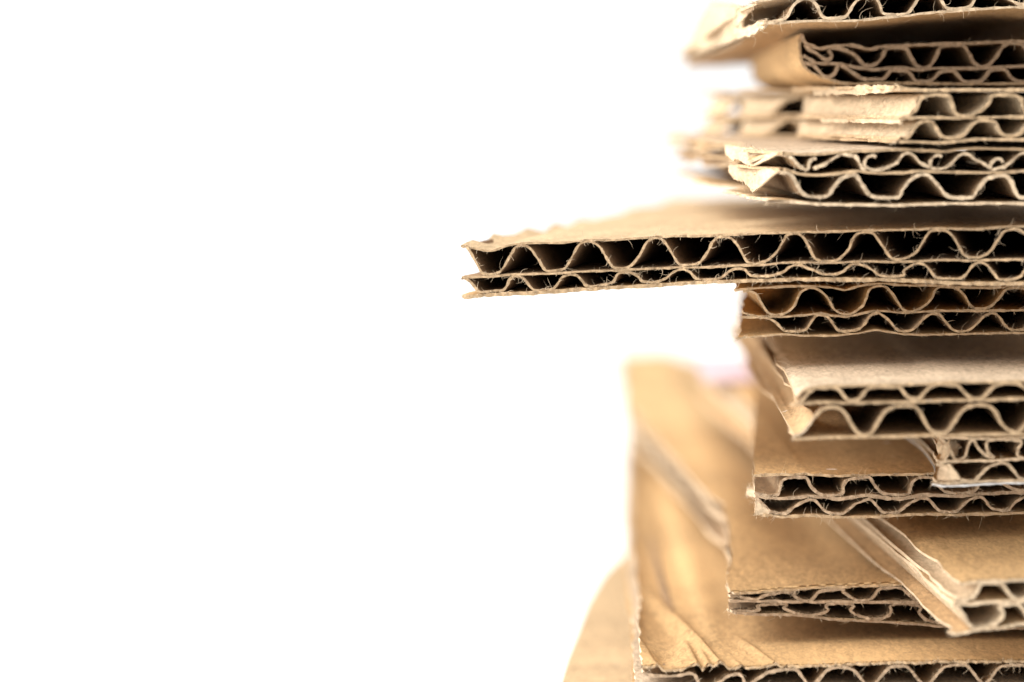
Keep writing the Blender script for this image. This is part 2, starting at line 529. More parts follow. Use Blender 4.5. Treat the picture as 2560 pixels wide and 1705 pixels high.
# ================================================================== third sheet, torn left side
LEFT3 = along(2256, -14*mm, -0.175, 106*mm, ((43*mm, 5.5*mm, 5.0*mm), (74*mm, 5.5*mm, 2.6*mm)), n=70)
s = Sheet('double-wall sheet with a pale torn left end running back, third from the top', -14*mm, 0.106, LEFT3, sx=-0.175, tear=0.0003, cut='torn', sz=-0.012, rows=56)
s.layer('face_liner', [(2150, 224), (2200, 219), (2244, 218), (2272, 223), (2320, 226), (2397, 225), (2560, 225), (XE, 224)], 'cream', th=8, off=-0.0007, cut='cut', tear=0.0004)
s.layer('fluting', [(2232, 262), (2240, 284), (2250, 293), (2266, 294), (2282, 284), (2294, 267), (2302, 248), (2318, 239), (2359, 237), (2376, 244), (2381, 263), (2388, 281), (2402, 290), (2426, 289), (2454, 275), (2473, 256), (2480, 241), (2502, 237), (2538, 239), (2553, 248), (2559, 268), (2568, 286), (2590, 291), (2620, 286), (2650, 258), (2662, 240), (2720, 238), (2738, 270), (2760, 290), (2800, 286), (2830, 250), (XE, 240)], 'cream', th=8, step=5, cut='cut')
s.layer('inner_liner', [(2150, 300), (2206, 299), (2259, 297), (2301, 294), (2397, 295), (2493, 293), (2560, 293), (XE, 292)], 'cream', th=7.5, cut='cut', off=-0.0003)
s.layer('fluting', [(2234, 325), (2242, 340), (2252, 346), (2268, 345), (2286, 322), (2296, 309), (2313, 303), (2330, 305), (2341, 320), (2353, 339), (2372, 345), (2393, 343), (2412, 333), (2431, 313), (2447, 303), (2474, 302), (2490, 307), (2500, 328), (2509, 337), (2531, 341), (2550, 334), (2570, 312), (2588, 302), (2625, 303), (2645, 330), (2665, 341), (2700, 336), (2725, 306), (2770, 302), (2800, 338), (XE, 338)], 'cream', th=8, step=5, cut='cut')
s.layer('face_liner', [(2150, 361), (2206, 359), (2269, 354), (2359, 357), (2407, 352), (2454, 348), (2560, 349), (XE, 348)], 'cream', th=7, cut='cut', off=-0.0002)
flap(s, 'torn_liner', [(2030, 222, .024), (2246, 211, -.0135), (2252, 229, -.0148), (2036, 240, .0225)], 'cream', edge='cream', amp=2.5, ragged=9, n=44, m=8, th=4, label='white frayed strip of the torn top liner')
flap(s, 'torn_liner', [(2050, 296, .020), (2250, 298, -.0145), (2252, 309, -.0152), (2056, 305, .019)], 'cream', edge='cream', amp=1.5, ragged=5, n=44, m=6, th=4)
s.fibres(160, 5, 20, side=40)

# ================================================================== fourth sheet, crushed upper flutes and torn corner
LEFT4 = [(1960, -12*mm), (1925, -7*mm), (1885, -2*mm)] + along(1870, 2*mm, -0.052, 126*mm, ((27*mm, 7*mm, 3.2*mm), (62*mm, 6*mm, 1.0*mm)), n=60)
s = Sheet('sheet with crushed curling upper flutes, resting on the long jutting sheet', -12*mm, 0.102, LEFT4, sx=-0.05, tear=0.0004, cut='torn', rows=50)
s.layer('face_liner', [(1560, 386), (1700, 386), (1850, 385), (1958, 384), (1985, 385), (2043, 385), (2110, 380), (2186, 377), (2263, 374), (2359, 378), (2435, 371), (2560, 373), (XE, 372)], 'grey', th=7, cut='cut', tear=0.0003, off=-0.0003)
s.layer('fluting', [(1820, 392), (1834, 404), (1850, 420), (1868, 424), (1890, 417), (1920, 398), (1944, 389), (1962, 388), (1981, 396), (1997, 415), (2014, 424), (2021, 419), (2023, 406), (2033, 396), (2041, 398)], 'tan', th=7.5, step=4, L=0.12)
s.layer('torn_fluting', [(2033, 421), (2062, 410), (2091, 392), (2105, 386), (2121, 388), (2139, 391), (2148, 406), (2155, 421), (2164, 421), (2161, 407), (2168, 394), (2182, 389), (2190, 393)], 'medium', th=7.5, step=4, L=0.03, noclip=True)
s.layer('torn_fluting', [(2164, 418), (2186, 425), (2215, 420), (2241, 407), (2259, 386), (2274, 383), (2288, 392), (2301, 407), (2316, 415), (2327, 418), (2325, 406), (2334, 393), (2346, 388), (2354, 391)], 'medium', th=7.5, step=4, L=0.03, noclip=True)
s.layer('torn_fluting', [(2328, 421), (2359, 421), (2378, 409), (2393, 393), (2408, 385), (2424, 387), (2436, 397), (2454, 406), (2474, 418), (2477, 409), (2489, 398), (2502, 398), (2508, 406)], 'medium', th=7.5, step=4, L=0.03, noclip=True)
s.layer('torn_fluting', [(2479, 425), (2512, 416), (2531, 402), (2550, 386), (2566, 383), (2585, 396), (2605, 414), (2635, 420), (2660, 400), (2680, 384), (2710, 388), (2740, 416), (2780, 420), (2810, 386), (XE, 400)], 'medium', th=7.5, step=4, L=0.03, noclip=True)
s.layer('inner_liner', [(1560, 430), (1800, 429), (1960, 424), (1981, 429), (1995, 435), (2024, 438), (2062, 437), (2110, 431), (2148, 428), (2186, 432), (2263, 432), (2301, 428), (2397, 431), (2493, 432), (2560, 428), (XE, 430)], 'tan', th=7, cut='cut', off=-0.0004)
s.layer('fluting', [(1800, 440), (1818, 456), (1836, 482), (1855, 493), (1872, 488), (1898, 464), (1925, 442), (1944, 434), (1964, 432), (1980, 440), (1993, 462), (2004, 481), (2022, 491), (2052, 493), (2072, 487), (2085, 468), (2100, 449), (2116, 440), (2138, 436), (2146, 446), (2158, 466), (2173, 486), (2192, 493), (2244, 493), (2256, 475), (2273, 453), (2294, 440), (2318, 437), (2332, 449), (2349, 468), (2362, 486), (2378, 494), (2432, 493), (2444, 474), (2464, 449), (2489, 440), (2514, 439), (2528, 455), (2540, 483), (2554, 494), (2606, 493), (2625, 460), (2660, 438), (2700, 440), (2720, 480), (2760, 494), (2800, 450), (XE, 440)], 'medium', th=8.5, step=5)
s.layer('face_liner', [(1560, 492), (1700, 496), (1830, 500), (1877, 501), (1922, 503), (1950, 502), (1991, 505), (2049, 511), (2144, 512), (2250, 513), (2320, 510), (2560, 508), (XE, 508)], 'tan', th=7, off=-0.0006, tear=0.0008)
flap(s, 'torn_flap', [(1812, 360, .016), (1958, 381, -.0125), (1882, 416, -.003), (1822, 388, .014)], 'cream', amp=8, ragged=8, n=30, m=16, bow=4, label='pale upper torn flap')
flap(s, 'torn_flap', [(1828, 408, .012), (1958, 424, -.0125), (1874, 480, -.003), (1838, 442, .010)], 'cream', amp=9, ragged=9, n=30, m=16, bow=5, label='pale lower torn flap')
s.fibres(260, 5, 22, side=60)

# ================================================================== the long jutting sheet
s = Sheet('long sheet jutting far out to the left past all the others, with clean open flutes', 0.0, 0.125,
          [(1160, 0), (1250, .018), (1340, .037), (1430, .058), (1570, .092), (1645, .113), (1670, .126)], tear=0.0005,
          sx=0.225, efun=lambda x: -10*mm * np.clip((np.asarray(x) - 1650) / 900.0, 0, 1.5), rows=20)
s.layer('face_liner', [(1152, 615), (1170, 618), (1191, 622), (1224, 627), (1245, 622), (1262, 616), (1292, 610), (1330, 607), (1407, 606), (1470, 601), (1541, 600), (1570, 597), (1634, 593), (1691, 591), (1806, 588), (1950, 582), (2087, 579), (2164, 576), (2244, 575), (2340, 571), (2435, 573), (2512, 568), (2560, 567), (2700, 568), (XE, 566)],
        'pale tan', th=5.5, off=-0.0004, tear=0.0006, lift=lambda X, y, u: 0.0005*np.exp(-np.clip(u, 0, 1)/0.003)*np.sin(y*420)*np.clip(y/0.006, 0, 1))
s.layer('fluting', [(1150, 632), (1153, 621), (1163, 617), (1172, 624), (1187, 651), (1201, 677), (1210, 685), (1227, 686), (1246, 682), (1263, 663), (1277, 638), (1288, 619), (1304, 613), (1319, 616), (1332, 628), (1350, 656), (1363, 675), (1375, 678), (1397, 676), (1413, 670), (1428, 647), (1441, 621), (1453, 607), (1470, 604), (1487, 608), (1503, 623), (1518, 647), (1530, 666),
        (1537, 670), (1552, 671), (1569, 669), (1582, 660), (1599, 638), (1614, 610), (1627, 598), (1642, 595), (1657, 600), (1672, 619), (1689, 649), (1699, 661), (1712, 663), (1740, 661), (1755, 651), (1770, 628), (1780, 607), (1795, 594), (1811, 592), (1829, 596), (1844, 613), (1861, 644), (1870, 655), (1890, 659), (1917, 652), (1940, 632), (1955, 609), (1967, 589), (1982, 584), (1999, 586), (2014, 601), (2030, 634), (2040, 648), (2064, 654), (2095, 649), (2120, 626), (2131, 599), (2145, 584), (2164, 580), (2183, 584),
        (2194, 597), (2211, 622), (2226, 643), (2242, 649), (2268, 644), (2289, 632), (2303, 612), (2313, 593), (2327, 579), (2347, 575), (2368, 579), (2385, 594), (2399, 620), (2410, 638), (2431, 643), (2456, 641), (2476, 627), (2493, 601), (2508, 581), (2531, 572), (2552, 577), (2572, 595), (2588, 625), (2604, 640), (2640, 640), (2665, 620), (2690, 582), (2715, 573), (2740, 580), (2770, 625), (2800, 640), (2835, 630), (XE, 600)], 'dark medium', th=6, step=4, off=-0.0002, tear=0.0003)
s.layer('inner_liner', [(1156, 693), (1190, 693), (1224, 692), (1273, 687), (1330, 685), (1397, 683), (1436, 680), (1500, 678), (1541, 676), (1596, 673), (1672, 670), (1749, 669), (1825, 665), (1896, 663), (1982, 656), (2068, 657), (2164, 654), (2250, 655), (2359, 650), (2426, 652), (2560, 649), (XE, 648)], 'medium', th=5.5, off=-0.0002, tear=0.0003)
s.layer('fluting', [(1150, 705), (1153, 697), (1164, 696), (1179, 708), (1194, 726), (1206, 730), (1235, 728), (1257, 726), (1268, 714), (1274, 699), (1286, 691), (1302, 691), (1313, 701), (1327, 719), (1338, 726), (1365, 725), (1384, 721), (1396, 707), (1407, 692), (1422, 686), (1439, 688), (1456, 702), (1464, 714), (1484, 716), (1518, 710), (1534, 703), (1541, 690), (1548, 683), (1563, 680), (1582, 684), (1596, 693), (1604, 703), (1619, 706), (1645, 704), (1668, 695), (1679, 684), (1693, 676), (1709, 674), (1724, 679), (1735, 692), (1747, 698), (1768, 700), (1798, 697), (1814, 685), (1829, 674), (1845, 671), (1861, 673), (1870, 683), (1880, 690), (1907, 690), (1934, 688), (1962, 678), (1969, 669), (1985, 663), (2001, 663), (2018, 669), (2037, 677), (2058, 686), (2087, 686), (2106, 680), (2117, 669), (2130, 662), (2145, 661), (2163, 665), (2183, 676), (2198, 688), (2217, 691), (2248, 691), (2260, 687), (2258, 679), (2270, 669), (2286, 660), (2299, 658), (2313, 663), (2326, 676), (2342, 695), (2364, 696), (2396, 697), (2414, 687), (2428, 667), (2440, 658), (2454, 656), (2470, 665), (2485, 685), (2497, 698), (2531, 698), (2552, 690), (2568, 668), (2590, 656), (2610, 668), (2630, 698), (2680, 698), (2705, 664), (2730, 656), (2755, 690), (2800, 698), (XE, 670)], 'dark medium', th=6, step=4, off=-0.0001, tear=0.0003)
s.layer('face_liner', [(1150, 742), (1190, 740), (1235, 737), (1330, 733), (1426, 726), (1522, 720), (1596, 716), (1691, 710), (1760, 706), (1825, 704), (1900, 701), (1991, 699), (2106, 699), (2190, 700), (2282, 702), (2359, 706), (2454, 710), (2560, 709), (XE, 708)], 'golden', th=9, off=-0.0004, tear=0.0005, ragged=0.0002, fuzz=2.0)
s.fibres(900, 5, 26, side=20)

# ================================================================== short double-wall sheet under it
s = Sheet('sheet directly beneath the long jutting sheet, orange fluting showing at its left end', 0.0, 0.11,
          [(1850, 0), (1851, .02), (1860, .060), (1868, .12)], tear=0.0002, cut='cut')
s.layer('face_liner', [(1828, 731), (1836, 727), (1850, 723), (1915, 719), (2010, 715), (2068, 718), (2096, 722), (2114, 725), (2134, 719), (2163, 713), (2200, 709), (2250, 712), (2340, 715), (2420, 719), (2560, 719), (XE, 719)], 'golden', th=5.5, off=-0.0006)
s.layer('fluting', [(1848, 729), (1876, 729), (1892, 736), (1903, 755), (1917, 779), (1930, 786), (1953, 786), (1972, 778), (1987, 762), (2001, 733), (2011, 724), (2028, 720), (2047, 725), (2066, 740), (2077, 758), (2087, 775), (2104, 784), (2125, 785), (2141, 777), (2158, 763), (2165, 747), (2172, 726), (2183, 718), (2200, 715), (2217, 719), (2232, 736), (2246, 758), (2257, 773), (2274, 778), (2294, 775), (2316, 760), (2331, 743), (2337, 727), (2347, 719), (2366, 718), (2393, 722), (2410, 737), (2426, 763), (2436, 771), (2458, 771), (2477, 765), (2496, 748), (2514, 724), (2531, 720), (2560, 722), (2580, 742), (2598, 768), (2640, 770), (2670, 730), (2700, 720), (2730, 725), (2760, 766), (2800, 770), (XE, 730)], 'orange', th=5.5, step=4, off=0.0003)
s.layer('inner_liner', [(1850, 780), (1860, 783), (1876, 787), (1907, 792), (1972, 791), (2049, 785), (2090, 789), (2118, 792), (2150, 785), (2183, 778), (2215, 778), (2244, 781), (2282, 782), (2340, 777), (2435, 777), (2560, 776), (XE, 776)], 'orange', th=5.5, off=0.0003, fuzz=1.6)
s.layer('fluting', [(1852, 793), (1900, 794), (1922, 797), (1938, 805), (1955, 822), (1962, 828), (1991, 828), (2015, 824), (2029, 803), (2041, 790), (2054, 788), (2070, 793), (2085, 812), (2095, 826), (2116, 828), (2140, 825), (2156, 816), (2171, 794), (2182, 785), (2195, 783), (2207, 789), (2223, 801), (2240, 822), (2255, 828), (2272, 828), (2286, 821), (2303, 803), (2319, 788), (2334, 784), (2349, 787), (2364, 804), (2381, 824), (2400, 829), (2420, 826), (2435, 816), (2454, 797), (2470, 785), (2485, 783), (2496, 789), (2510, 809), (2523, 822), (2550, 825), (2575, 815), (2600, 790), (2625, 783), (2650, 795), (2675, 822), (2710, 825), (2745, 788), (2780, 786), (2810, 820), (XE, 822)], 'medium', th=6, step=4, off=0.0003)
s.layer('face_liner', [(1842, 846), (1850, 845), (1886, 842), (1953, 836), (2010, 839), (2087, 839), (2144, 833), (2175, 827), (2194, 825), (2215, 829), (2244, 834), (2301, 837), (2454, 834), (2560, 832), (XE, 832)], 'golden', th=5, off=-0.0001)
s.fibres(420, 5, 20, side=40)

# ================================================================== wide sheet with the greyish fuzzy top
H7t, H7b = 752, 875
L7t = [(1987, -20*mm), (1968, -8*mm), (1940, 8.5*mm), (1935, 27*mm), (1915, 42*mm), (1890, 72*mm), (1860, 114*mm), (1850, 150*mm)]
L7b = [(1997, -20*mm), (1982, 2*mm), (1960, 15*mm), (1935, 25*mm), (1905, 40*mm), (1870, 80*mm), (1840, 113*mm), (1818, 160*mm)]
L7m = [(1990, -20*mm), (1984, -2*mm), (1950, 12*mm), (1925, 30*mm), (1903, 46*mm), (1880, 76*mm), (1852, 114*mm), (1840, 150*mm)]
s = Sheet('sheet with a broad greyish fuzzy top and splayed torn layers at its left', -20*mm, 0.165, L7t, sx=0.03, tear=0.0004, cut='cut', rows=20)
s.layer('face_liner', [(1900, 974), (1950, 972), (1992, 972), (2012, 967), (2060, 965), (2098, 964), (2160, 963), (2244, 960), (2320, 960), (2378, 955), (2493, 955), (2560, 953), (XE, 951)], 'grey', th=6.5, lift=lambda X, y, u: -0.0013*np.exp(-np.clip(u, 0, 1)/0.0010)*np.exp(-y/0.012))
s.layer('fluting', [(1975, 985), (1982, 1000), (1990, 1011), (2000, 1008), (2014, 992), (2029, 976), (2045, 970), (2082, 969), (2098, 974), (2110, 990), (2121, 1000), (2137, 1002), (2150, 996), (2166, 975), (2182, 968), (2240, 967), (2251, 970), (2265, 988), (2278, 998), (2299, 996), (2313, 980), (2328, 966), (2349, 961), (2382, 962), (2397, 966), (2414, 984), (2431, 996), (2454, 996), (2470, 980), (2487, 965), (2508, 959), (2545, 960), (2560, 968), (2578, 986), (2595, 994), (2616, 990), (2645, 962), (2690, 958), (2725, 990), (2770, 990), (2800, 960), (XE, 958)], 'medium', th=7, step=5, lefts=L7m, label='frayed upper fluting')
s.layer('inner_liner', [(1900, 1014), (1990, 1012), (2049, 1006), (2116, 1008), (2202, 1007), (2282, 1006), (2378, 1001), (2454, 1001), (2560, 997), (XE, 996)], 'tan', th=6.5, lefts=L7m)
s.layer('torn_fluting', [(1984, 1090), (1996, 1086), (2006, 1080), (2018, 1068), (2030, 1050), (2037, 1040)], 'tan', th=7, step=3, noclip=True, L=0.15, cut='torn', lift=lambda X, y, u: -0.0011 * sstep((y - 0.004) / 0.014) * np.clip((X - (0.0355 + 0.03 * y)) / 0.0022, 0, 1), label='first flute wall torn open along the left side')
s.layer('fluting', [(2038, 1041), (2044, 1034), (2058, 1022), (2077, 1018), (2100, 1021), (2115, 1036), (2129, 1062), (2144, 1082), (2162, 1088), (2179, 1082), (2198, 1051), (2215, 1028), (2236, 1018), (2263, 1016), (2287, 1018), (2299, 1027), (2311, 1051), (2324, 1073), (2342, 1083), (2366, 1081), (2384, 1058), (2403, 1030), (2422, 1017), (2450, 1012), (2476, 1017), (2491, 1034), (2504, 1060), (2523, 1077), (2545, 1080), (2565, 1062), (2590, 1026), (2620, 1010), (2650, 1014), (2680, 1060), (2710, 1078), (2740, 1060), (2780, 1012), (2820, 1010), (XE, 1050)], 'medium', th=7.5, step=5, lefts=along(2036, -20*mm, 0.03, 145*mm, ((30*mm, 28*mm, 9*mm),), n=60), tear=0.0004)
s.layer('face_liner', [(1880, 1096), (1950, 1098), (1997, 1098), (2039, 1095), (2144, 1093), (2250, 1092), (2340, 1089), (2560, 1086), (XE, 1084)], 'tan', th=6, lefts=L7b, off=-0.0006)
def nap(g, hair):
    for i in range(900):
        px = 1960 + 640 * g.random()
        k = 0.99 + 0.085 * g.random()
        e = D * (k - 1)
        p = pt(px, HOR + 752 / k, e) + np.array([0, 0, 0.00002])
        a = g.normal() * 0.9
        d = np.array([math.cos(a) * g.choice([-1, 1]), math.sin(a), 0.10 + 0.22 * g.random()])
        hair(p, d, (8 + 26 * g.random() ** 2) * PX, 0.5 * PX, g.normal() * 0.35)
s.fibres(220, 4, 12, side=60, extra=nap)

# ================================================================== small sheet with the white printed underside
L8 = [(2341, -12*mm), (2338, -4*mm), (2334, 6*mm), (2320, 16*mm), (2301, 25*mm), (2272, 33*mm), (2230, 60*mm)]
s = Sheet('small double-wall sheet with a white printed bottom face, wedged in at the right', -12*mm, 0.07, L8, tear=0.0002, cut='torn')
s.layer('face_liner', [(2200, 1088), (2320, 1092), (2345, 1094), (2420, 1097), (2500, 1096), (2560, 1095), (XE, 1094)], 'tan', th=6, lefts=[(2352, -12*mm), (2348, 6*mm), (2322, 33*mm), (2290, 60*mm)])
s.layer('fluting', [(2200, 1150), (2300, 1150), (2340, 1100), (2352, 1098), (2364, 1106), (2378, 1128), (2386, 1147), (2400, 1149), (2412, 1142), (2420, 1118), (2428, 1101), (2436, 1103), (2443, 1116), (2458, 1133), (2476, 1145), (2484, 1143), (2470, 1130), (2466, 1112), (2471, 1102), (2500, 1098), (2530, 1100), (2555, 1106), (2545, 1124), (2546, 1142), (2580, 1146), (2600, 1120), (2630, 1100), (2670, 1104), (2700, 1144), (2750, 1144), (2790, 1100), (XE, 1100)], 'medium', th=7, step=4, lefts=[(2348, -12*mm), (2344, 6*mm), (2309, 33*mm), (2270, 60*mm)])
s.layer('inner_liner', [(2200, 1156), (2345, 1155), (2362, 1154), (2454, 1152), (2500, 1151), (2560, 1148), (XE, 1147)], 'tan', th=7, lefts=[(2346, -12*mm), (2342, 6*mm), (2309, 33*mm), (2270, 60*mm)])
s.layer('fluting', [(2200, 1206), (2290, 1204), (2330, 1166), (2350, 1162), (2372, 1168), (2386, 1180), (2400, 1197), (2420, 1202), (2439, 1200), (2454, 1184), (2473, 1167), (2500, 1158), (2518, 1160), (2535, 1178), (2550, 1196), (2580, 1200), (2600, 1180), (2630, 1156), (2670, 1160), (2700, 1196), (2740, 1198), (2780, 1156), (XE, 1158)], 'medium', th=7.5, step=4)
s.layer('face_liner', [(2200, 1208), (2341, 1208), (2359, 1209), (2397, 1208), (2474, 1203), (2560, 1201), (XE, 1199)], 'tan', th=6, off=-0.0001)
s.layer('printed_face', [(2200, 1213), (2338, 1211), (2346, 1214), (2359, 1216), (2397, 1215), (2474, 1210), (2560, 1208), (XE, 1206)], 'white', th=4.5, cut='white', off=-0.0001, label='thin white printed paper on the underside', fuzz=0.1)
flap(s, 'torn_end', [(2350, 1158, -9*mm), (2382, 1164, -13*mm), (2402, 1200, -13*mm), (2344, 1206, -11*mm)], 'torn', amp=4, ragged=4, label='pale crumpled lower end')
flap(s, 'torn_end', [(2348, 1100, -4*mm), (2374, 1102, -12*mm), (2366, 1150, -13*mm), (2343, 1152, -6*mm)], 'cream', amp=4, ragged=4, label='pale crumpled upper end')
flap(s, 'torn_end', [(2376, 1104, -9*mm), (2396, 1106, -10*mm), (2388, 1146, -11*mm), (2372, 1150, -11*mm)], 'torn', amp=5, ragged=8)
s.fibres(170, 4, 18, side=40)

# ================================================================== sheet with the square left corner
s = Sheet('square-cornered sheet with frayed flutes and smooth golden top, below the fuzzy-topped sheet', 0.0, 0.15, [(1887, 0), (1887, .05), (1889, .113), (1890, .16)], tear=0.00012, cut='cutdark', left_cut='torn')
s.layer('face_liner', [(1884, 1189), (1920, 1187), (1965, 1186), (2012, 1185), (2031, 1187), (2108, 1190), (2184, 1187), (2244, 1187), (2336, 1185), (2450, 1185), (2560, 1184), (XE, 1184)], 'golden', th=6.5, off=-0.0001, cut='cut')
s.layer('fluting', [(1886, 1232), (1903, 1237), (1932, 1239), (1946, 1236), (1950, 1221), (1955, 1204), (1968, 1195), (1993, 1193), (2015, 1194), (2022, 1204), (2028, 1218), (2043, 1231), (2060, 1238), (2095, 1238), (2107, 1234), (2108, 1217), (2114, 1204), (2131, 1196), (2156, 1194), (2174, 1194), (2184, 1209), (2198, 1226), (2213, 1236), (2244, 1237), (2271, 1236), (2276, 1222), (2282, 1206), (2294, 1196), (2314, 1193), (2334, 1198), (2349, 1217), (2364, 1230), (2388, 1233), (2420, 1232), (2438, 1226), (2448, 1210), (2462, 1196), (2490, 1196), (2512, 1212), (2534, 1222), (2560, 1225), (2585, 1222), (2600, 1198), (2650, 1194), (2680, 1222), (2740, 1224), (2760, 1194), (XE, 1194)], 'medium', th=7, step=4)
s.layer('inner_liner', [(1884, 1236), (1897, 1239), (1916, 1244), (1947, 1246), (1985, 1245), (2024, 1241), (2060, 1243), (2098, 1248), (2165, 1239), (2223, 1246), (2244, 1246), (2311, 1238), (2397, 1240), (2474, 1235), (2560, 1231), (XE, 1230)], 'medium', th=8.5, fuzz=1.5)
s.layer('fluting', [(1886, 1241), (1897, 1250), (1913, 1266), (1926, 1279), (1947, 1284), (1966, 1282), (1982, 1271), (2002, 1257), (2024, 1250), (2037, 1251), (2048, 1262), (2062, 1277), (2077, 1283), (2108, 1284), (2121, 1275), (2138, 1261), (2156, 1253), (2173, 1248), (2184, 1256), (2196, 1269), (2208, 1281), (2244, 1281), (2255, 1273), (2273, 1259), (2294, 1249), (2318, 1247), (2330, 1257), (2342, 1272), (2354, 1279), (2388, 1279), (2401, 1272), (2413, 1257), (2431, 1246), (2454, 1243), (2466, 1253), (2476, 1269), (2493, 1275), (2521, 1275), (2533, 1262), (2550, 1247), (2580, 1240), (2600, 1254), (2615, 1270), (2660, 1272), (2690, 1244), (2730, 1242), (2755, 1270), (2800, 1270), (XE, 1244)], 'medium', th=6.5, step=4)
s.layer('face_liner', [(1884, 1286), (1926, 1288), (1955, 1292), (2031, 1289), (2108, 1293), (2223, 1290), (2320, 1285), (2397, 1287), (2560, 1283), (XE, 1282)], 'tan', th=6.5, cut='cut')
flap(s, 'torn_end', [(1889, 1243, .0005), (1900, 1250, .0005), (1926, 1284, .0), (1888, 1288, .0)], 'torn', amp=2, ragged=2, label='pale torn corner')
flap(s, 'torn_end', [(1868, 1218, .012), (1886, 1216, .008), (1886, 1240, .008), (1870, 1240, .012)], 'torn', amp=3, ragged=5, label='small torn tab sticking out')
s.fibres(520, 5, 24, side=6)

# ================================================================== slanting sheet
def e10(x):
    return -22*mm - 0.0 * np.asarray(x, float)
L10 = [(2387, -22*mm), (2250, 5*mm), (2110, 32*mm), (1910, 86*mm), (1745, 157*mm), (1735, 175*mm)]
s = Sheet('slanting sheet whose long pale left side points at the viewer, at the lower right', -22*mm, 0.18, L10, sx=-0.112, sz=0.050, tear=0.0004, cut='torn', rows=40)
s.layer('face_liner', [(2390, 1462), (2403, 1461), (2430, 1456), (2454, 1453), (2512, 1452), (2560, 1450), (2700, 1448), (XE, 1446)], 'golden', th=7, lefts=[(2398, -22*mm), (2265, 5*mm), (2124, 32*mm), (1922, 86*mm), (1755, 157*mm), (1745, 175*mm)], off=0.0002)
s.layer('fluting', [(2386, 1500), (2400, 1503), (2420, 1500), (2436, 1490), (2446, 1474), (2452, 1460), (2470, 1458), (2496, 1458), (2508, 1463), (2518, 1478), (2529, 1492), (2545, 1498), (2570, 1494), (2590, 1474), (2610, 1458), (2650, 1458), (2680, 1490), (2720, 1494), (2750, 1458), (2800, 1456), (XE, 1490)], 'cream', th=8, step=4, lefts=[(2392, -22*mm), (2256, 5*mm), (2116, 32*mm), (1915, 86*mm), (1750, 157*mm), (1740, 175*mm)])
s.layer('inner_liner', [(2384, 1512), (2420, 1511), (2474, 1506), (2560, 1502), (2700, 1499), (XE, 1497)], 'tan', th=8, lefts=[(2388, -22*mm), (2252, 5*mm), (2112, 32*mm), (1911, 86*mm), (1746, 157*mm), (1736, 175*mm)])
s.layer('fluting', [(2380, 1515), (2395, 1518), (2408, 1535), (2420, 1558), (2434, 1570), (2462, 1570), (2484, 1562), (2500, 1550), (2508, 1534), (2500, 1516), (2520, 1512), (2545, 1512), (2560, 1525), (2580, 1555), (2620, 1560), (2650, 1520), (2700, 1508), (2730, 1545), (2780, 1555), (XE, 1508)], 'cream', th=8, step=4, lefts=[(2389, -22*mm), (2253, 5*mm), (2113, 32*mm), (1912, 86*mm), (1747, 157*mm), (1737, 175*mm)])
s.layer('face_liner', [(2376, 1586), (2393, 1586), (2414, 1582), (2435, 1577), (2493, 1570), (2560, 1560), (2700, 1553), (XE, 1550)], 'tan', th=7, fuzz=0.5)
s.fibres(110, 4, 16, side=90)

# printed label on the far part of the slanting sheet: lies flat on its top paper
fx, fy, fz = pt(2430, 1456, -22*mm)
def on_top(X, y):
    return (X, fy + y, fz + 0.05 * y + 0.0006)
lb = [on_top(0.0335, 0.150), on_top(0.0425, 0.150), on_top(0.0425, 0.178), on_top(0.0335, 0.178)]
lt = [(a_, b_, c_ + 0.0001) for a_, b_, c_ in lb]
o = mesh_obj('printed_label', lb + lt, [(3, 2, 1, 0), (4, 5, 6, 7), (0, 1, 5, 4), (1, 2, 6, 5), (2, 3, 7, 6), (3, 0, 4, 7)], [M['lilac']], s.root, smooth=False)
o['label'] = 'pale lilac printed patch'

# ================================================================== crushed sheet
zref = pt(1827, 1533, 5*mm)[2]
def sstep(x):
    x = np.clip(x, 0, 1)
    return x * x * (3 - 2 * x)
def swell(X, y, z):
    """only the front edge is crushed: further back the board keeps its full height"""
    return np.clip(z - zref, 0, 1) * 1.3 * sstep(y / 0.055) * sstep(((2150 - 1280) * PX - X) / (260 * PX))
s = Sheet('crushed sheet with flattened kinked flutes and broad golden top, on the lowest creased sheet', 5*mm, 0.285,
          [(1827, 5*mm), (1825, 21*mm), (1827, 36*mm), (1812, 57*mm), (1778, 66*mm), (1742, 84*mm), (1672, 118*mm), (1596, 160*mm), (1574, 180*mm), (1562, 212*mm), (1552, 262*mm)], tear=0.0003, cut='cutdark', rows=36, grow=swell, left_cut='torn')
s.layer('face_liner', [(1380, 1484), (1700, 1484), (1829, 1484), (1896, 1481), (1972, 1475), (2049, 1470), (2125, 1467), (2250, 1462), (2400, 1459), (2560, 1458), (XE, 1457)], 'golden', th=5.5, cut='cut')
s.layer('fluting', wave(1380, 1800, 1488, 1500, 150)[0:-2] + [(1818, 1490), (1831, 1489), (1850, 1491), (1865, 1496), (1892, 1497), (1911, 1489), (1943, 1483), (1982, 1480), (1990, 1482), (1983, 1487), (1993, 1495), (2007, 1502), (2026, 1502), (2039, 1490), (2048, 1480), (2068, 1475), (2104, 1473), (2110, 1475), (2107, 1480), (2121, 1489), (2137, 1499), (2150, 1502), (2175, 1499), (2188, 1488), (2198, 1474), (2221, 1470), (2250, 1470), (2273, 1486), (2292, 1502), (2330, 1502), (2350, 1480), (2375, 1466), (2420, 1468), (2450, 1500), (2500, 1502), (2530, 1468), (2600, 1466), (2640, 1500), (2700, 1500), (2740, 1466), (XE, 1470)], 'medium', th=7, step=4)
s.layer('inner_liner', [(1380, 1503), (1700, 1503), (1831, 1503), (1876, 1502), (1953, 1504), (2030, 1505), (2106, 1504), (2183, 1506), (2250, 1505), (2400, 1506), (2560, 1506), (XE, 1506)], 'medium', th=7)
